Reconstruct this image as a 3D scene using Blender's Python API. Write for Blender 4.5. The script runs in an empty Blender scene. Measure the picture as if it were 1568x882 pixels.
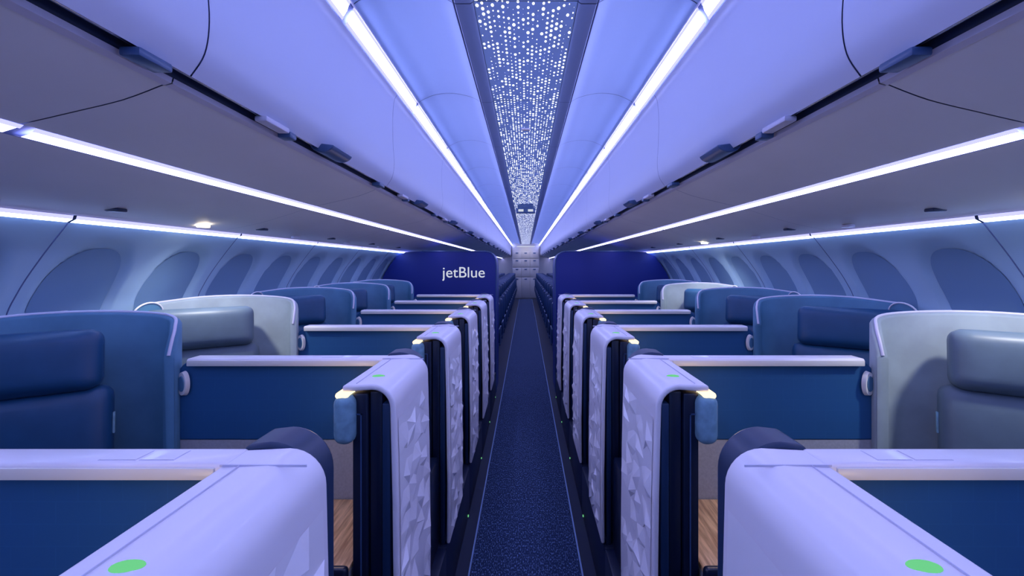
import bpy, bmesh, math, random
from mathutils import Vector, Matrix
random.seed(7)
H=1.6; T=H-0.33; PITCH=0.84
ROWS=[0.80+PITCH*k for k in range(6)]
YS=-1.3; YE=21.0
sc=bpy.context.scene
try:
    sc.view_settings.view_transform='Standard'
    sc.view_settings.look='None'
    sc.view_settings.exposure=1.2
except Exception as e: print(e)
# ---------------------------------------------------------------- materials
def nodes(m):
    m.use_nodes=True; nt=m.node_tree; nt.nodes.clear()
    out=nt.nodes.new('ShaderNodeOutputMaterial'); return nt,out
def mat(name,col,rough=0.5,metal=0.0,var=0.0,scale=20,bump=0.0,stretch=(1,1,1),coat=0.0):
    m=bpy.data.materials.new(name); nt,out=nodes(m)
    b=nt.nodes.new('ShaderNodeBsdfPrincipled'); nt.links.new(b.outputs[0],out.inputs[0])
    b.inputs['Base Color'].default_value=(*col,1); b.inputs['Roughness'].default_value=rough
    b.inputs['Metallic'].default_value=metal; b.inputs['Coat Weight'].default_value=coat
    if var>0 or bump>0:
        tc=nt.nodes.new('ShaderNodeTexCoord'); mp=nt.nodes.new('ShaderNodeMapping')
        mp.inputs['Scale'].default_value=stretch
        nz=nt.nodes.new('ShaderNodeTexNoise'); nz.inputs['Scale'].default_value=scale; nz.inputs['Detail'].default_value=4
        nt.links.new(tc.outputs['Object'],mp.inputs[0]); nt.links.new(mp.outputs[0],nz.inputs['Vector'])
        if var>0:
            r=nt.nodes.new('ShaderNodeValToRGB')
            r.color_ramp.elements[0].position=.3; r.color_ramp.elements[1].position=.7
            r.color_ramp.elements[0].color=(*[max(0,c*(1-var)) for c in col],1)
            r.color_ramp.elements[1].color=(*[min(1,c*(1+var)) for c in col],1)
            nt.links.new(nz.outputs['Fac'],r.inputs[0]); nt.links.new(r.outputs[0],b.inputs['Base Color'])
        if bump>0:
            bp=nt.nodes.new('ShaderNodeBump'); bp.inputs['Strength'].default_value=bump; bp.inputs['Distance'].default_value=.003
            nt.links.new(nz.outputs['Fac'],bp.inputs['Height']); nt.links.new(bp.outputs[0],b.inputs['Normal'])
    return m
def emis(name,col,st):
    m=bpy.data.materials.new(name); nt,out=nodes(m)
    e=nt.nodes.new('ShaderNodeEmission'); e.inputs[0].default_value=(*col,1); e.inputs[1].default_value=st
    nt.links.new(e.outputs[0],out.inputs[0]); return m
M={}
M['white']=mat('white_plastic',(.86,.81,.84),.34,coat=.1)
M['facet']=mat('faceted_white',(.90,.86,.88),.3,coat=.1)
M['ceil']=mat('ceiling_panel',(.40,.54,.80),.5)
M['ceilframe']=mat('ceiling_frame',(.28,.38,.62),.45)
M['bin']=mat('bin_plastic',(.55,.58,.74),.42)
M['under']=mat('bin_underside',(.76,.76,.78),.5,var=.03,scale=3)
M['rim']=mat('bin_rim',(.62,.60,.72),.4)
M['seam']=mat('panel_seam',(.12,.16,.32),.6)
M['dark']=mat('dark_gap',(.015,.03,.08),.4)
M['rail']=mat('rail_metal',(.35,.4,.55),.25,metal=.9)
M['latch']=mat('latch_plastic',(.05,.10,.22),.35)
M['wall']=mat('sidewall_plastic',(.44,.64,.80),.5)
M['shade']=mat('window_shade',(.22,.37,.55),.55)
M['shell']=mat('seat_shell',(.075,.20,.32),.6,var=.12,scale=9,bump=.15)
M['shell_lit']=mat('seat_shell_lit',(.28,.34,.37),.6,var=.12,scale=9,bump=.15)  # lit copy of the blue shell: reading-lamp brightness put into its colour
M['leather']=mat('navy_leather',(.011,.068,.165),.45,var=.08,scale=14,bump=.12)
M['leather_lit']=mat('navy_leather_lit',(.10,.145,.19),.45,var=.08,scale=14,bump=.12)  # lit copy of the navy leather, lamp brightness painted into the colour
M['gloss']=mat('navy_gloss',(.006,.028,.08),.42)
M['black']=mat('dark_door_stack',(.005,.011,.034),.3)
M['grey']=mat('grey_fabric_wall',(.40,.41,.44),.8,var=.08,scale=120,bump=.2)
M['cream']=mat('cream_trim',(.80,.76,.68),.35)
M['blue']=mat('bulkhead_blue',(.006,.020,.21),.45)
M['plinth']=mat('plinth_navy',(.008,.016,.05),.5)
M['track']=mat('floor_track',(.010,.020,.06),.6)
M['line']=mat('carpet_edge',(.25,.38,.66),.5)
M['sconce']=mat('velvet_blue',(.20,.38,.46),.8,var=.2,scale=40)
M['eco']=mat('economy_leather',(.010,.038,.12),.4)
M['galley']=mat('galley_cream',(.42,.42,.44),.4)
M['strip']=emis('cove_light',(.42,.44,.97),11)
M['edge']=emis('diffuser_edge',(.42,.42,1.0),.72)
M['strip2']=emis('bin_strip_light',(.43,.43,1.0),7.5)
M['strip3']=emis('wall_strip_light',(.34,.47,1.0),8)
M['warm']=emis('warm_lamp',(1,.72,.38),1.0)
M['warm2']=emis('warm_downlight',(1,.85,.6),5)
M['green']=emis('green_indicator',(.25,1.0,.42),.28)
M['ring']=mat('lamp_ring',(.85,.83,.78),.3)
M['text']=emis('sign_white',(.8,.85,1),.34)
# divider panel with subtle woven outline pattern
def divider_mat():
    m=bpy.data.materials.new('navy_divider'); nt,out=nodes(m)
    b=nt.nodes.new('ShaderNodeBsdfPrincipled'); nt.links.new(b.outputs[0],out.inputs[0])
    b.inputs['Roughness'].default_value=.6
    tc=nt.nodes.new('ShaderNodeTexCoord'); sp=nt.nodes.new('ShaderNodeSeparateXYZ'); cb=nt.nodes.new('ShaderNodeCombineXYZ')
    nt.links.new(tc.outputs['Object'],sp.inputs[0]); nt.links.new(sp.outputs[0],cb.inputs[0]); nt.links.new(sp.outputs[2],cb.inputs[1])
    br=nt.nodes.new('ShaderNodeTexBrick'); br.inputs['Scale'].default_value=6.5
    br.inputs['Mortar Size'].default_value=.012; br.inputs['Mortar Smooth'].default_value=1.0
    br.inputs['Color1'].default_value=(.013,.092,.24,1); br.inputs['Color2'].default_value=(.0132,.0935,.243,1); br.inputs['Mortar'].default_value=(.015,.102,.262,1)
    nt.links.new(cb.outputs[0],br.inputs['Vector']); nt.links.new(br.outputs[0],b.inputs['Base Color'])
    return m
M['navy']=divider_mat()
def wood_mat():
    m=bpy.data.materials.new('oak_shelf'); nt,out=nodes(m)
    b=nt.nodes.new('ShaderNodeBsdfPrincipled'); nt.links.new(b.outputs[0],out.inputs[0]); b.inputs['Roughness'].default_value=.4
    tc=nt.nodes.new('ShaderNodeTexCoord'); mp=nt.nodes.new('ShaderNodeMapping'); mp.inputs['Scale'].default_value=(60,5,5)
    nz=nt.nodes.new('ShaderNodeTexNoise'); nz.inputs['Scale'].default_value=1.5; nz.inputs['Detail'].default_value=6
    r=nt.nodes.new('ShaderNodeValToRGB'); r.color_ramp.elements[0].color=(.45,.23,.10,1); r.color_ramp.elements[1].color=(.95,.60,.30,1)
    r.color_ramp.elements[0].position=.35; r.color_ramp.elements[1].position=.65
    nt.links.new(tc.outputs['Object'],mp.inputs[0]); nt.links.new(mp.outputs[0],nz.inputs['Vector']); nt.links.new(nz.outputs['Fac'],r.inputs[0]); nt.links.new(r.outputs[0],b.inputs['Base Color'])
    return m
M['wood']=wood_mat()
def carpet_mat():
    m=bpy.data.materials.new('aisle_carpet'); nt,out=nodes(m)
    b=nt.nodes.new('ShaderNodeBsdfPrincipled'); nt.links.new(b.outputs[0],out.inputs[0]); b.inputs['Roughness'].default_value=.95
    tc=nt.nodes.new('ShaderNodeTexCoord'); mp=nt.nodes.new('ShaderNodeMapping'); mp.inputs['Scale'].default_value=(190,60,1)
    nz=nt.nodes.new('ShaderNodeTexNoise'); nz.inputs['Scale'].default_value=1; nz.inputs['Detail'].default_value=2
    r=nt.nodes.new('ShaderNodeValToRGB'); e=r.color_ramp.elements
    e[0].position=.52; e[0].color=(.007,.023,.08,1); e[1].position=.74; e[1].color=(.22,.36,.68,1)
    nt.links.new(tc.outputs['Object'],mp.inputs[0]); nt.links.new(mp.outputs[0],nz.inputs['Vector']); nt.links.new(nz.outputs['Fac'],r.inputs[0]); nt.links.new(r.outputs[0],b.inputs['Base Color'])
    return m
M['carpet']=carpet_mat()
def star_mat():
    m=bpy.data.materials.new('star_panel'); nt,out=nodes(m); L=nt.links
    tc=nt.nodes.new('ShaderNodeTexCoord'); cx,cy=.376/20,.036
    def vm(op,a,v):
        n=nt.nodes.new('ShaderNodeVectorMath'); n.operation=op; L.new(a,n.inputs[0])
        if v is not None: n.inputs[1].default_value=v
        return n
    def mth(op,a,b,c=None):
        n=nt.nodes.new('ShaderNodeMath'); n.operation=op
        for i,v in enumerate((a,b,c)):
            if v is None: continue
            if isinstance(v,(int,float)): n.inputs[i].default_value=v
            else: L.new(v,n.inputs[i])
        return n.outputs[0]
    s0=vm('MULTIPLY',tc.outputs['Object'],(1/cx,1/cy,0)); off=vm('ADD',s0.outputs[0],(100.0,100,0))
    sx=nt.nodes.new('ShaderNodeSeparateXYZ'); L.new(off.outputs[0],sx.inputs[0])
    col=mth('FLOOR',sx.outputs[0],None)
    w1=nt.nodes.new('ShaderNodeTexWhiteNoise'); w1.noise_dimensions='1D'; L.new(col,w1.inputs['W'])
    yy=mth('ADD',sx.outputs[1],w1.outputs['Value'])
    cb=nt.nodes.new('ShaderNodeCombineXYZ'); L.new(sx.outputs[0],cb.inputs[0]); L.new(yy,cb.inputs[1])
    fl=vm('FLOOR',cb.outputs[0],None); fr=vm('FRACTION',cb.outputs[0],None)
    ce=vm('SUBTRACT',fr.outputs[0],(.5,.5,0)); me=vm('MULTIPLY',ce.outputs[0],(cx,cy/1.9,0)); ln=vm('LENGTH',me.outputs[0],None)
    wn=nt.nodes.new('ShaderNodeTexWhiteNoise'); wn.noise_dimensions='2D'; L.new(fl.outputs[0],wn.inputs['Vector'])
    rad=mth('MULTIPLY_ADD',wn.outputs['Value'],.0074,-.0014)
    lt=mth('LESS_THAN',ln.outputs['Value'],rad)
    b=nt.nodes.new('ShaderNodeBsdfPrincipled'); b.inputs['Base Color'].default_value=(.18,.28,.60,1); b.inputs['Roughness'].default_value=.4
    b.inputs['Emission Color'].default_value=(.14,.22,.62,1); b.inputs['Emission Strength'].default_value=.16
    e=nt.nodes.new('ShaderNodeEmission'); e.inputs[0].default_value=(.85,.88,1,1); e.inputs[1].default_value=1.8
    mx=nt.nodes.new('ShaderNodeMixShader'); L.new(lt,mx.inputs[0]); L.new(b.outputs[0],mx.inputs[1]); L.new(e.outputs[0],mx.inputs[2]); L.new(mx.outputs[0],out.inputs[0])
    return m
M['star']=star_mat()
# ---------------------------------------------------------------- helpers
def link(o,parent=None):
    bpy.context.collection.objects.link(o)
    if parent: o.parent=parent
    return o
def empty(name,loc=(0,0,0)):
    o=bpy.data.objects.new(name,None); o.empty_display_size=.1; link(o); o.location=loc; return o
def fin(bm,name,mats,parent=None,smooth=True,ang=35,recalc=True):
    if recalc: bmesh.ops.recalc_face_normals(bm,faces=bm.faces)
    me=bpy.data.meshes.new(name); bm.to_mesh(me); bm.free()
    if not isinstance(mats,(list,tuple)): mats=[mats]
    for m in mats: me.materials.append(M[m])
    if smooth:
        for p in me.polygons: p.use_smooth=True
        me.set_sharp_from_angle(angle=math.radians(ang))
    o=bpy.data.objects.new(name,me); link(o,parent); return o
def addbox(bm,x0,x1,y0,y1,z0,z1,bev=0,seg=3,mi=0,mtx=None):
    if x0>x1:x0,x1=x1,x0
    r=bmesh.ops.create_cube(bm,size=1); vs=r['verts']
    for v in vs: v.co=Vector(((x0+x1)/2+v.co.x*(x1-x0),(y0+y1)/2+v.co.y*(y1-y0),(z0+z1)/2+v.co.z*(z1-z0)))
    fs={f for v in vs for f in v.link_faces}
    if bev>0:
        es={e for v in vs for e in v.link_edges}
        r=bmesh.ops.bevel(bm,geom=list(vs)+list(es),offset=bev,segments=seg,profile=.5,affect='EDGES')
        vs=set(r['verts']); fs=set(r['faces'])
        vs={v for f in fs for v in f.verts}; fs={f for v in vs for f in v.link_faces}
    for f in fs: f.material_index=mi
    if mtx:
        for v in vs: v.co=mtx@v.co
    return vs
def box(name,x0,x1,y0,y1,z0,z1,m,bev=0,seg=3,parent=None,mtx=None):
    bm=bmesh.new(); addbox(bm,x0,x1,y0,y1,z0,z1,bev,seg,0,mtx); return fin(bm,name,m,parent)
def addprism(bm,prof,y0,y1,mi=0):
    a=[bm.verts.new((x,y0,z)) for x,z in prof]; b=[bm.verts.new((x,y1,z)) for x,z in prof]; n=len(prof)
    fs=[]
    for i in range(n):
        j=(i+1)%n; fs.append(bm.faces.new((a[i],a[j],b[j],b[i])))
    fs.append(bm.faces.new(a)); fs.append(bm.faces.new(b[::-1]))
    for f in fs: f.material_index=mi
def addribbon(bm,prof,y0,y1,mi=0):
    a=[bm.verts.new((x,y0,z)) for x,z in prof]; b=[bm.verts.new((x,y1,z)) for x,z in prof]
    for i in range(len(prof)-1):
        f=bm.faces.new((a[i],a[i+1],b[i+1],b[i])); f.material_index=mi
def catmull(pts,n=6):
    out=[]; P=[pts[0]]+list(pts)+[pts[-1]]
    for i in range(1,len(P)-2):
        for k in range(n):
            t=k/n; o=[]
            for d in range(len(pts[0])):
                p0,p1,p2,p3=P[i-1][d],P[i][d],P[i+1][d],P[i+2][d]
                o.append(.5*((2*p1)+(-p0+p2)*t+(2*p0-5*p1+4*p2-p3)*t*t+(-p0+3*p1-3*p2+p3)*t**3))
            out.append(tuple(o))
    out.append(tuple(pts[-1])); return out
def tube(name,pts,r,m,parent=None,cyc=False):
    cu=bpy.data.curves.new(name,'CURVE'); cu.dimensions='3D'; cu.bevel_depth=r; cu.bevel_resolution=3
    s=cu.splines.new('POLY'); s.points.add(len(pts)-1)
    for i,p in enumerate(pts): s.points[i].co=(*p,1)
    s.use_cyclic_u=cyc; cu.materials.append(M[m]); cu.use_fill_caps=True
    o=bpy.data.objects.new(name,cu); link(o,parent); return o
def bevmod(o,w,seg=3,ang=30):
    b=o.modifiers.new('bev','BEVEL'); b.width=w; b.segments=seg; b.limit_method='ANGLE'; b.angle_limit=math.radians(ang); return o
# ---------------------------------------------------------------- shell of the cabin
WP=catmull([(1.602,.146),(1.70,.02),(1.78,-.10),(1.83,-.22),(1.87,-.5),(1.86,-.9),(1.78,-1.3),(1.68,-1.6)],6)
def wallx(h):
    for i in range(len(WP)-1):
        if WP[i][1]>=h>=WP[i+1][1]:
            t=(WP[i][1]-h)/(WP[i][1]-WP[i+1][1]+1e-9); return WP[i][0]*(1-t)+WP[i+1][0]*t
    return WP[-1][0] if h<0 else WP[0][0]
WINC=-.13; WRY=.175; WRZ=.225
win_y=[]; y=-.04-.46*2
while y<7: win_y.append(y); y+=.46
def recess(y,h):
    d=0
    for wy in win_y:
        if abs(y-wy)<.25:
            r=(abs((y-wy)/WRY)**2.5+abs((h-WINC)/WRZ)**2.5)**.4
            t=max(0,min(1,(1.0-r)/.14)); d=max(d,t*t*(3-2*t))
    return d
floor=bmesh.new(); addbox(floor,-1.9,1.9,YS,YE,-.06,0); fin(floor,'floor','track')
bm=bmesh.new(); addbox(bm,-.285,.285,YS+.02,YE-.3,.0,.008)
fin(bm,'aisle_carpet','carpet')
for s,nm in((-1,'left'),(1,'right')):
    box('trim_carpet_'+nm,s*.287,s*.296,YS+.02,YE-.3,0,.012,'line')
hs=[]
hh=.146
while hh>-.5: hs.append(hh); hh-=.0175
hs+= [-.5,-.7,-.9,-1.1,-1.3,-1.45,-1.6]
for s,nm in((-1,'left'),(1,'right')):
    bm=bmesh.new(); ys=[]; y=YS
    while y<7.0: ys.append(y); y+=.0175
    y=7.0
    while y<=YE+.01: ys.append(y); y+=.5
    seams=[1.573+.92*i for i in range(-3,7)]
    grid=[]
    for y in ys:
        row=[]
        for h in hs:
            row.append(bm.verts.new((s*(wallx(h)+.028*recess(y,h)),y,H+h)))
        grid.append(row)
    for i in range(len(grid)-1):
        for j in range(len(hs)-1):
            bm.faces.new((grid[i][j],grid[i+1][j],grid[i+1][j+1],grid[i][j+1]))
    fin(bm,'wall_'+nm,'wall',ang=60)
    for i,sy in enumerate(seams):
        if sy>YS and sy<6.5:
            tube('trim_%s_%d'%(nm,i+1),[(s*(wallx(h)+.001),sy,H+h) for h in hs[:36]],.0028,'seam')
wn=1
for s in(-1,1):
    for wy in win_y:
        if wy<-.6 or wy>5.6: continue
        bm=bmesh.new(); c=None; rings=[]
        for q in range(1,6):
            ring=[]
            for a in range(48):
                th=2*math.pi*a/48; k=q/5*.86
                cy=abs(math.cos(th))**.8*math.copysign(1,math.cos(th)); cz=abs(math.sin(th))**.8*math.copysign(1,math.sin(th))
                y=wy+k*WRY*cy; h=WINC+k*WRZ*cz
                ring.append(bm.verts.new((s*(wallx(h)+.022),y,H+h)))
            rings.append(ring)
        bm.faces.new(rings[0])
        for q in range(4):
            for a in range(48):
                b=(a+1)%48; bm.faces.new((rings[q][a],rings[q][b],rings[q+1][b],rings[q+1][a]))
        fin(bm,'window_%d'%wn,'shade',ang=60); wn+=1
# end walls
def endwall(name,y0,y1,m): 
    prof=[(-x,H+h) for x,h in WP[::-1]]+[(-1.6,2.7),(1.6,2.7)]+[(x,H+h) for x,h in WP]
    bm=bmesh.new(); addprism(bm,prof,y0,y1); return fin(bm,name,m)
endwall('wall_front',YS-.05,YS,'wall'); endwall('wall_back',YE,YE+.05,'galley')
# ceiling
seg=.985; ce0=1.62-seg*3
ceil=bmesh.new(); strip=[bmesh.new(),bmesh.new()]
arch=catmull([(.265,.945),(.32,.972),(.42,.992),(.52,.985),(.595,.955),(.622,.937)],5)
for s in(-1,1):
    addribbon(ceil,[(s*x,H+h+.004) for x,h in [(.18,.955)]+arch+[(.66,.89),(.70,.86)]],YS,YE,1)
    y=ce0
    while y<YE:
        y0=max(y,YS)+.0025; y1=min(y+seg,YE)-.0025
        if y1>y0+.05:
            addribbon(ceil,[(s*x,H+h) for x,h in arch],y0,y1,0)
            addribbon(ceil,[(s*.190,H+.947),(s*.2,H+.94),(s*.255,H+.94),(s*.262,H+.946)],y0,y1,2)
            b_=strip[0 if s<0 else 1]; ya,yb=y0+.012,y1-.012
            addribbon(b_,[(s*.626,H+.937),(s*.630,H+.925)],ya,yb,1)
            addribbon(b_,[(s*.630,H+.925),(s*.636,H+.904),(s*.649,H+.883)],ya+.006,yb-.006,0)
            addribbon(b_,[(s*.649,H+.883),(s*.656,H+.873)],ya,yb,1)
        y+=seg
addribbon(ceil,[(-1.7,2.72),(1.7,2.72)],YS,YE,1)
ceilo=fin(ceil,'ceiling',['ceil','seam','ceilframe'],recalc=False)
for i,nm in((0,'left'),(1,'right')):
    fin(strip[i],'cove_light' ,['strip','edge'],smooth=False,recalc=False)
for s,nm in((-1,'left'),(1,'right')):
    tube('trim_ceiling_'+nm,[(s*.262,YS,H+.944),(s*.262,YE,H+.944)],.003,'seam')
    tube('trim_cove_'+nm,[(s*.622,YS,H+.936),(s*.622,YE,H+.936)],.004,'rim')
bm=bmesh.new(); y=ce0
while y<YE:
    y0=max(y,YS)+.003; y1=min(y+seg,YE)-.003
    if y1>y0+.05: addribbon(bm,[(-.188,H+.95),(.188,H+.95)],y0,y1)
    y+=seg
fin(bm,'star_ceiling_panel','star',smooth=False,recalc=False)
# small ceiling plate and hanging exit sign
box('ceiling_access_plate',-.03,.03,3.12,3.16,H+.938,H+.949,'white',.003,2)
e=empty('exit_sign',(0,0,0))
box('housing',-.15,.15,7.0,7.06,H+.80,H+.88,'latch',.01,2,parent=e); box('hanger',-.12,.12,7.02,7.04,H+.88,H+.95,'latch',parent=e)
for sx in(-.075,.075): box('lit_face',sx-.04,sx+.04,6.992,7.0,H+.825,H+.86,'text',parent=e)
# overhead bins
binp=catmull([(.660,.872),(.676,.84),(.684,.75),(.682,.62),(.676,.52),(.686,.45),(.716,.402)],5)
und1=catmull([(.757,.392),(.775,.384),(.86,.352),(.97,.325),(1.078,.300)],4)
und2=catmull([(1.135,.285),(1.25,.247),(1.40,.205),(1.575,.172)],4)
bp=1.35; b0=.96-bp*2
for s in(-1,1):
    y=b0; k=0
    while y<YE:
        y0=max(y,YS); y1=min(y+bp,YE)
        if y1<=y0+.05: y+=bp; k+=1; continue
        bm=bmesh.new()
        addribbon(bm,[(s*x,H+h) for x,h in binp],y0+.0022,y1-.0022,0)
        addribbon(bm,[(s*(x+.004),H+h+.002) for x,h in binp],y0,y1,2)
        addribbon(bm,[(s*x,H+h) for x,h in [(.716,.402),(.722,.43),(.750,.432),(.757,.392)]],y0,y1,1)
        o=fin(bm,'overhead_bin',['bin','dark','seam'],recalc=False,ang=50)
        tube('hinge_rail',[(s*.733,y0,H+.412),(s*.733,y1,H+.412)],.005,'rail',parent=o)
        ym=(y0+y1)/2
        if abs(y1-y0-bp)<.01:
            bm=bmesh.new()
            # curved flap handle
            prof=[(s*(.704+.042*math.cos(a)),H+.418+.030*math.sin(a)) for a in [math.pi*1.05+i*math.pi/10 for i in range(11)]]
            addprism(bm,prof,ym-.085,ym+.085); bevmod(fin(bm,'latch_handle','latch',parent=o),.004)
            box('latch_plate',s*.70,s*.735,ym-.42,ym-.30,H+.388,H+.404,'rim',.005,2,parent=o)
            box('latch_bumper',s*.705,s*.745,ym-.29,ym-.25,H+.380,H+.40,'latch',.005,2,parent=o)
            box('latch_bumper_rear',s*.705,s*.745,y1-.14,y1-.06,H+.382,H+.40,'latch',.005,2,parent=o)
        y+=bp; k+=1
    y=b0
    while y<YE:
        y0=max(y,YS); y1=min(y+bp,YE)
        if y1<=y0+.05: y+=bp; continue
        bm=bmesh.new()
        addribbon(bm,[(s*x,H+h) for x,h in und1],y0+.002,y1-.002,0)
        addribbon(bm,[(s*x,H+h) for x,h in [(.753,.398),(.756,.387),(.772,.382)]],y0+.002,y1-.002,2)
        addribbon(bm,[(s*x,H+h) for x,h in und2],y0+.001,y1-.001,0)
        addribbon(bm,[(s*x,H+h+.004) for x,h in und1+und2],y0,y1,1)
        o=fin(bm,'passenger_service_panel',['under','seam','rim'],recalc=False,ang=50)
        y+=bp
    bm=bmesh.new(); y=.98-2.68
    while y<YE:
        y0=max(y,YS)+.012; y1=min(y+2.68,YE)-.012
        if y1>y0:
            addribbon(bm,[(s*1.081,H+.300),(s*1.090,H+.293)],y0,y1,1)
            addribbon(bm,[(s*1.090,H+.293),(s*1.121,H+.2835)],y0+.006,y1-.006,0)
            addribbon(bm,[(s*1.121,H+.2835),(s*1.132,H+.286)],y0,y1,1)
        y+=2.68
    fin(bm,'bin_strip_light',['strip2','edge'],smooth=False,recalc=False)
    bm=bmesh.new(); y=1.573-.92*3
    while y<YE:
        y0=max(y,YS)+.006; y1=min(y+.92,YE)-.006
        if y1>y0:
            addribbon(bm,[(s*1.577,H+.171),(s*1.5805,H+.158)],y0,y1,1)
            addribbon(bm,[(s*1.5805,H+.158),(s*1.601,H+.1475)],y0,y1,0)
        y+=.92
    fin(bm,'wall_wash_light',['strip3','edge'],smooth=False,recalc=False)
    def uh(x):
        for i in range(len(und2)-1):
            if und2[i][0]<=x<=und2[i+1][0]:
                t=(x-und2[i][0])/(und2[i+1][0]-und2[i][0]); return und2[i][1]*(1-t)+und2[i+1][1]*t
    for i in range(6):
        yy=.71+.88*i
        box('air_vent',s*1.425,s*1.475,yy-.02,yy+.02,H+uh(1.45)-.008,H+uh(1.45)+.004,'dark',.004,2)
    for yy in [1.25+.84*i for i in range(5)]:
        on=(s<0 and abs(yy-2.09)<.1) or (s>0 and (abs(yy-3.77)<.1 or abs(yy-1.25)<.1)) 
        bm=bmesh.new()
        bmesh.ops.create_cone(bm,cap_ends=True,segments=24,radius1=.026,radius2=.026,depth=.012)
        o=fin(bm,'reading_light','warm2' if on else 'rim'); o.location=(s*1.50,yy,H+uh(1.5)-.006)
        if on:
            l=bpy.data.lights.new('reading_spot','SPOT'); l.energy=6.5; l.color=(.95,.93,.95); l.spot_size=math.radians(125); l.spot_blend=.9; l.shadow_soft_size=.03
            lo=bpy.data.objects.new('reading_beam',l); link(lo,o); lo.location=(0,0,-.02); lo.rotation_euler=(math.radians(8),0,0)
# ---------------------------------------------------------------- suites
def suite(s,k,D):
    P=empty('privacy_suite')
    N=-.405
    # white shroud
    arc=[(.424-.066*math.sin(t),T-.066+.066*math.cos(t)) for t in [i*math.pi/2/8 for i in range(9)]]
    arci=[(.424-.050*math.sin(t),T-.066+.050*math.cos(t)) for t in [i*math.pi/2/8 for i in range(9)]]
    prof=[(.505,T-.004)]+arc+[(.352,.95),(.348,.6),(.350,.31)]+[(.366,.31),(.364,.6),(.368,.95)]+arci[::-1]+[(.505,T-.022)]
    bm=bmesh.new(); addprism(bm,[(s*x,z) for x,z in prof],D+N,D+.012)
    bevmod(fin(bm,'shroud','white',parent=P),.006,3,50)
    # top seam lines on shroud
    box('cap_seam',s*.36,s*.503,D-.062,D-.060,T-.003,T+.0008,'rim',parent=P)
    box('cap_seam_long',s*.470,s*.4712,D+N+.015,D-.062,T-.003,T+.0003,'rim',parent=P)
    # panel with scattered triangular facets
    bm=bmesh.new(); ny,nz=8,22; g=[]
    ya,yb=D+N+.02,D-.01; za,zb=.33,T-.10
    def ax(z):
        if z>.95: t=(z-.95)/(T-.066-.95); return .352+t*.006
        if z>.6: return .348+(z-.6)/.35*.004
        return .350-(z-.31)/.29*.002
    rr=random.Random(k*7+(3 if s>0 else 0)); up=set()
    for i in range(1,ny):
        for j in range(1,nz):
            if rr.random()<.5 and not any((i+a,j+b) in up for a in(-1,0,1) for b in(-1,0,1)): up.add((i,j))
    for i in range(ny+1):
        row=[]
        for j in range(nz+1):
            y=ya+(yb-ya)*i/ny; z=za+(zb-za)*j/nz; d=0
            if 0<i<ny: y+=rr.uniform(-.42,.42)*(yb-ya)/ny
            if 0<j<nz: z+=rr.uniform(-.42,.42)*(zb-za)/nz
            if (i,j) in up: d=rr.uniform(.008,.014)
            row.append(bm.verts.new((s*(ax(z)-.0015-d),y,z)))
        g.append(row)
    for i in range(ny):
        for j in range(nz):
            a,b,c,d=g[i][j],g[i+1][j],g[i+1][j+1],g[i][j+1]
            if rr.random()<.5: bm.faces.new((a,b,c)); bm.faces.new((a,c,d))
            else: bm.faces.new((a,b,d)); bm.faces.new((b,c,d))
    fin(bm,'faceted_panel','facet',parent=P,smooth=False)
    # stowed door leaves / dark end of shroud
    zt=T-.024
    for (a0,a1,dy,m,dz) in [(.374,.398,N+.007,'gloss',-.03),(.400,.436,N+.02,'black',0),(.438,.482,N+.013,'black',-.004)]:
        box('door_leaf',s*a0,s*a1,D+dy,D-.03,.30,zt+dz,m,.006,2,parent=P)
    box('door_handle_groove',s*.455,s*.458,D+N+.009,D+N+.014,.45,zt-.06,'latch',parent=P)
    box('door_handle_groove_top',s*.455,s*.475,D+N+.009,D+N+.014,zt-.063,zt-.06,'latch',parent=P)
    # plinth
    box('plinth',s*.362,s*.50,D-.42,D+.42-.0,0,.30,'plinth',.008,2,parent=P)
    box('door_sill',s*.40,s*.53,D+.115,D+.42,.30,.72,'black',.01,2,parent=P)
    bm=bmesh.new(); addbox(bm,s*.357,s*.362,D+.33,D+.340,.02,.03); fin(bm,'floor_led','green',parent=P)
    # transverse divider
    bm=bmesh.new()
    rc=.06; prof=[(.49,.97),(.49,T-.028)]+[(1.252-rc+rc*math.sin(t),T-.016-rc+rc*math.cos(t)) for t in [i*math.pi/2/8 for i in range(9)]]+[(1.252,.97)]
    addprism(bm,[(s*x,z) for x,z in prof],D-.028,D+.012)
    bevmod(fin(bm,'divider_panel','navy',parent=P),.005,2,40)
    box('divider_lower',s*.49,s*1.25,D-.026,D+.010,0,.97,'grey',parent=P)
    # beam cap
    bm=bmesh.new(); addbox(bm,s*.500,s*1.205,D-.048,D+.02,T-.028,T-.004,.008,3)
    fin(bm,'divider_cap','white',parent=P)
    box('divider_cap_trim',s*.52,s*1.200,D-.052,D-.046,T-.030,T-.010,'cream',.002,2,parent=P)
    for i_,(a0,a1) in enumerate(((.60,.66),(.665,.73))):
        box('cap_latch_%d'%(i_+1),s*a0,s*a1,D-.034,D+.006,T-.006,T-.0036,'rim',parent=P)
        box('cap_latch_face_%d'%(i_+1),s*(a0+.0015),s*(a1-.0015),D-.0325,D+.0045,T-.006,T-.003,'white',parent=P)
    # rounded navy post behind shroud
    r=.082; arc=[(.384+r-r*math.sin(t),T+.006-r+r*math.cos(t)) for t in [i*math.pi/2/10 for i in range(11)]]
    prof=[(.525,0.0),(.525,T-.02),(.505,T+.002)]+arc+[(.384,0.0)]
    bm=bmesh.new(); addprism(bm,[(s*x,z) for x,z in prof],D+.014,D+.105)
    bevmod(fin(bm,'door_post','gloss',parent=P),.008,3,40)
    # green status lens
    bm=bmesh.new(); bmesh.ops.create_uvsphere(bm,u_segments=24,v_segments=10,radius=1)
    for v in bm.verts: v.co=Vector((s*.436+v.co.x*.019,D-.308+v.co.y*.011,T-.001+v.co.z*.004))
    fin(bm,'status_light','green',parent=P)
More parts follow.
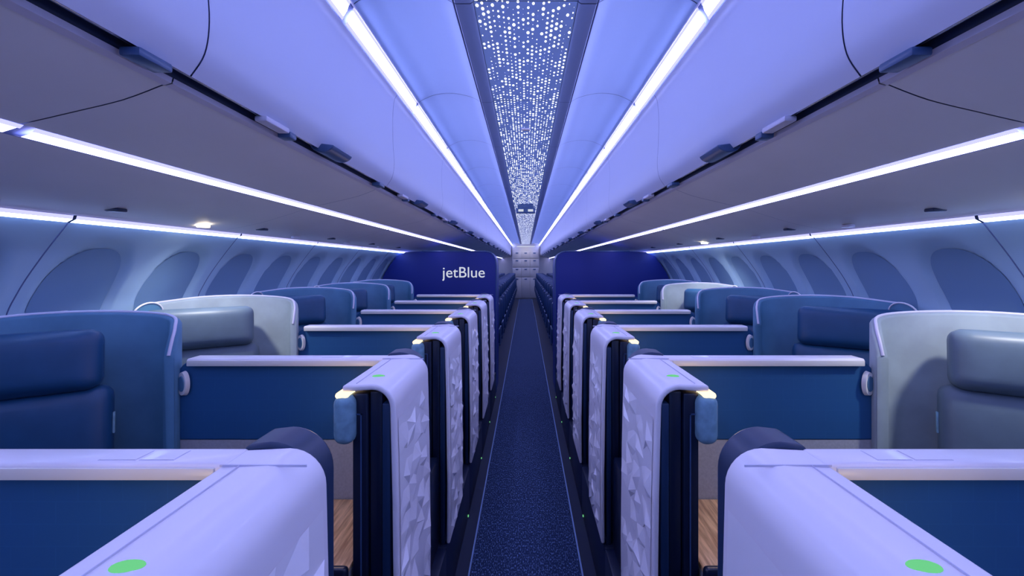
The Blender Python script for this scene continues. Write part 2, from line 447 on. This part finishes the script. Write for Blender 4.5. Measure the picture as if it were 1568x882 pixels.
    # side lamp (velvet pod with warm top)
    bm=bmesh.new(); addbox(bm,s*.470,s*.528,D-.425,D-.345,T-.165,T-.028,.026,5); fin(bm,'lamp_pod','sconce',parent=P)
    bm=bmesh.new(); addbox(bm,s*.485,s*.522,D-.416,D-.354,T-.038,T-.021,.008,3); fin(bm,'lamp_lens','warm',parent=P)
    l=bpy.data.lights.new('pod_glow','POINT'); l.energy=.32; l.color=(1,.7,.4); l.shadow_soft_size=.02
    lo=bpy.data.objects.new('pod_glow',l); link(lo,P); lo.location=(s*.58,D-.30,T-.09)
    # console with wooden top
    box('console_top',s*.49,s*.78,D-.40,D-.03,.745,.76,'wood',.004,2,parent=P)
    box('console_body',s*.49,s*.78,D-.39,D-.03,.0,.745,'grey',parent=P)
    box('console_lip',s*.485,s*.78,D-.425,D-.40,.0,.775,'black',.012,3,parent=P)
    # round lamp at outboard end
    c=Vector((s*1.222,D-.036,T-.095)); n=Vector((s*.36,-.93,0)).normalized()
    q=n.to_track_quat('Z','Y').to_matrix().to_4x4(); q.translation=c
    bm=bmesh.new(); bmesh.ops.create_cone(bm,cap_ends=True,segments=40,radius1=.040,radius2=.037,depth=.014,matrix=q@Matrix.Diagonal((.62,1.1,1,1)))
    fin(bm,'round_lamp','ring',parent=P)
    q2=q.copy(); q2.translation=c+n*.008
    bm=bmesh.new(); bmesh.ops.create_cone(bm,cap_ends=True,segments=40,radius1=.026,radius2=.024,depth=.004,matrix=q2@Matrix.Diagonal((.62,1.1,1,1)))
    fin(bm,'round_lamp_centre','shell',parent=P)
    # curved shell
    lit=(s<0 and k in(2,6)) or (s>0 and k in(1,4))  # rows whose shell colour carries painted-in lamp brightness
    pl=[(1.80,-.30,-.188),(1.70,-.13,-.172),(1.56,-.03,-.170),(1.42,.035,-.180),(1.315,.035,-.195),(1.268,-.015,-.225),(1.252,-.05,-.27),(1.248,-.07,-.32)]
    cp=catmull(pl,5); bm=bmesh.new(); prev=None; th=.018
    for i,(x,y,h) in enumerate(cp):
        j0=max(0,i-1); j1=min(len(cp)-1,i+1); tx=cp[j1][0]-cp[j0][0]; ty=cp[j1][1]-cp[j0][1]; ln=math.hypot(tx,ty) or 1
        nx,ny_=-ty/ln,tx/ln; sec=[]
        for (o_,z) in [(-th,0),(-th,H+h-.012),(-th*.7,H+h-.003),(0,H+h),(th*.7,H+h-.003),(th,H+h-.012),(th,0)]:
            sec.append(bm.verts.new((s*(x+nx*o_),D+y+ny_*o_,z)))
        if prev:
            for a in range(6): bm.faces.new((prev[a],prev[a+1],sec[a+1],sec[a]))
        else: bm.faces.new(sec)
        prev=sec
    bm.faces.new(prev[::-1])
    fin(bm,'seat_shell','shell_lit' if lit else 'shell',parent=P,ang=60)
    tube('shell_rim',[(s*x,D+y,H+h+.001) for x,y,h in cp],.0055,'rim',parent=P)
    # window-side rim arches
    for dy in(.07,-.37):
        pts=[(s*(1.775-.01*math.sin(a)),D+dy+.085*math.cos(a),H-.235+.055*math.sin(a)) for a in [math.pi*i/16 for i in range(17)]]
        bm=bmesh.new(); va=[bm.verts.new(p) for p in pts]; vb=[bm.verts.new((p[0]+s*.012,p[1],p[2])) for p in pts]
        lo_=[bm.verts.new((s*1.775,D+dy+.085,.9)),bm.verts.new((s*1.775,D+dy-.085,.9))]
        bm.faces.new([lo_[0]]+va+[lo_[1]])
        for i in range(len(va)-1): bm.faces.new((va[i],va[i+1],vb[i+1],vb[i]))
        fin(bm,'side_arch','shell',parent=P)
        tube('side_arch_rim',pts,.004,'white',parent=P)
def seat(s,k,D):
    E=empty('lie_flat_seat')
    a=math.radians(36.87); c=Vector((s*1.575,D-.30,0))
    def mk(tilt=0):
        m=Matrix.Rotation(a if s<0 else -a,4,'Z'); m.translation=c
        return m@Matrix.Translation((0,0,.45))@Matrix.Rotation(math.radians(-tilt),4,'X')@Matrix.Translation((0,0,-.45))
    L='leather_lit' if ((s<0 and k==2) or (s>0 and k in(1,))) else 'leather'  # these seats get the leather with lamp brightness in its colour
    def cushion(name,x0,x1,y0,y1,z0,z1,bev,m,tilt,puff=.012):
        bm=bmesh.new(); n=14
        bmesh.ops.create_cube(bm,size=2); bmesh.ops.subdivide_edges(bm,edges=bm.edges,cuts=n,use_grid_fill=True)
        sx,sy,sz=(x1-x0)/2,(y1-y0)/2,(z1-z0)/2; mt=mk(tilt)
        for v in bm.verts:
            p=Vector((v.co.x*sx,v.co.y*sy,v.co.z*sz))
            q=Vector((max(-sx+bev,min(sx-bev,p.x)),max(-sy+bev,min(sy-bev,p.y)),max(-sz+bev,min(sz-bev,p.z))))
            d=p-q
            if d.length>1e-6: p=q+d.normalized()*bev
            fx=1-abs(v.co.x)**3; fz=1-abs(v.co.z)**3; fy=1-abs(v.co.y)**3
            if sy<=sz: p.y+= (-puff if v.co.y<0 else puff*.3)*fx*fz
            else: p.z+=(puff if v.co.z>0 else 0)*fx*fy
            v.co=mt@Vector((p.x+(x0+x1)/2,p.y+(y0+y1)/2,p.z+(z0+z1)/2))
        fin(bm,name,m,parent=E,ang=80)
    cushion('backrest_lower',-.25,.25,-.075,.045,.50,.86,.04,L,7)
    cushion('backrest_upper',-.25,.25,-.075,.045,.85,1.195,.04,L,7)
    cushion('headrest',-.225,.225,-.100,.02,1.185,1.385,.04,L,7,.010)
    cushion('seat_cushion',-.26,.26,-.52,-.03,.36,.50,.045,L,0)
    cushion('legrest',-.24,.24,-.60,-.50,.12,.42,.03,L,0)
    box('seat_base',-.24,.24,-.48,0,0,.36,'plinth',.02,3,parent=E,mtx=mk(0))
    sg=1 if s<0 else -1
    box('armrest',sg*.265,sg*.325,-.45,-.02,.42,.66,'leather',.025,4,parent=E,mtx=mk(0))
    box('green_tag',sg*.2495,sg*.256,-.04,-.02,1.03,1.10,'sconce',.002,2,parent=E,mtx=mk(7))
for k,D in enumerate(ROWS):
    for s in(-1,1):
        suite(s,k,D)
        if k>0: seat(s,k,D)
# ---------------------------------------------------------------- class bulkheads
for s in(-1,1):
    D=5.62
    top=.165
    prof=[(.372,0),(.368,H-.02),(.375,H+.06),(.40,H+.115),(.44,H+.15),(.50,H+top),(1.30,H+top),(1.50,H+.155)]
    prof+= [(wallx(h)-.02,H+h) for h in [.1,0,-.1,-.22,-.5,-.9,-1.3]]+[(1.66,0)]
    bm=bmesh.new(); addprism(bm,[(s*x,z) for x,z in prof],D,D+.5)
    o=fin(bm,'class_divider_bulkhead','blue',ang=40)
    tube('bulkhead_edge',[(s*x,D,z) for x,z in prof[:7]],.007,'latch',parent=o)
    if s<0:
        cu=bpy.data.curves.new('airline_logo_sign','FONT'); cu.body='jetBlue'; cu.size=.182; cu.align_x='CENTER'; cu.align_y='CENTER'; cu.extrude=.002
        cu.materials.append(M['text'])
        t=bpy.data.objects.new('airline_logo_sign',cu); link(t); t.rotation_euler=(math.pi/2,0,0); t.location=(-.775,D-.004,H-.105); t.scale=(1.06,1.04,1)
# ---------------------------------------------------------------- economy seats
def ecomesh():
    bm=bmesh.new()
    for i in range(3):
        x=.40+i*.46
        addbox(bm,x,x+.43,-.10,.02,.50,1.02,.035,3); addbox(bm,x+.05,x+.38,-.12,.0,1.0,1.22,.035,3)
        addbox(bm,x,x+.43,-.50,-.04,.36,.48,.03,3)
        addbox(bm,x-.025,x,-.42,0,.45,.66,.01,2)
    addbox(bm,.42,1.60,-.42,-.06,.28,.36)
    for x in(.5,1.4): addbox(bm,x,x+.04,-.45,-.05,0,.3)
    return bm
for s in(-1,1):
    src=None
    for i in range(17):
        y=6.95+.8*i
        if src is None:
            bm=ecomesh(); bmesh.ops.scale(bm,vec=(s,1,1),verts=bm.verts); o=fin(bm,'economy_seat_row','eco'); src=o.data
        else: o=bpy.data.objects.new('economy_seat_row',src); link(o)
        o.location=(0,y,0)
# ---------------------------------------------------------------- aft galley
G=empty('galley_cabinet')
box('carcass',-.62,.62,20.75,20.98,0,2.44,'galley',.01,2,parent=G)
for z0,z1 in((.05,1.0),(1.03,1.45),(1.48,1.85),(1.88,2.2)):
    for x0,x1 in((-.6,-.205),(-.2,.2),(.205,.6)):
        box('compartment_door',x0,x1,20.72,20.75,z0,z1,'galley',.01,2,parent=G)
        box('compartment_latch',(x0+x1)/2-.06,(x0+x1)/2+.06,20.70,20.72,z1-.10,z1-.05,'latch',parent=G)
box('galley_light',-.4,.4,20.2,20.4,H+.80,H+.83,'text',.005,2)
l=bpy.data.lights.new('galley_lamp','AREA'); l.energy=1.5; l.size=.6; l.color=(1,.88,.75)
lo=bpy.data.objects.new('galley_lamp',l); link(lo); lo.location=(0,20.2,2.38); lo.rotation_euler=(math.radians(25),0,0)
# ---------------------------------------------------------------- world + camera
w=bpy.data.worlds.new('world'); sc.world=w; w.use_nodes=True
w.node_tree.nodes['Background'].inputs[0].default_value=(.01,.015,.05,1); w.node_tree.nodes['Background'].inputs[1].default_value=.5
cam=bpy.data.cameras.new('camera'); co=bpy.data.objects.new('camera',cam); link(co)
co.location=(0,0,H); co.rotation_euler=(math.pi/2,0,0)
cam.sensor_width=36; cam.lens=36*688/1568; cam.clip_start=.02; cam.clip_end=100
cam.shift_x=-(805-784)/1568; cam.shift_y=-(441-405)/1568
sc.camera=co
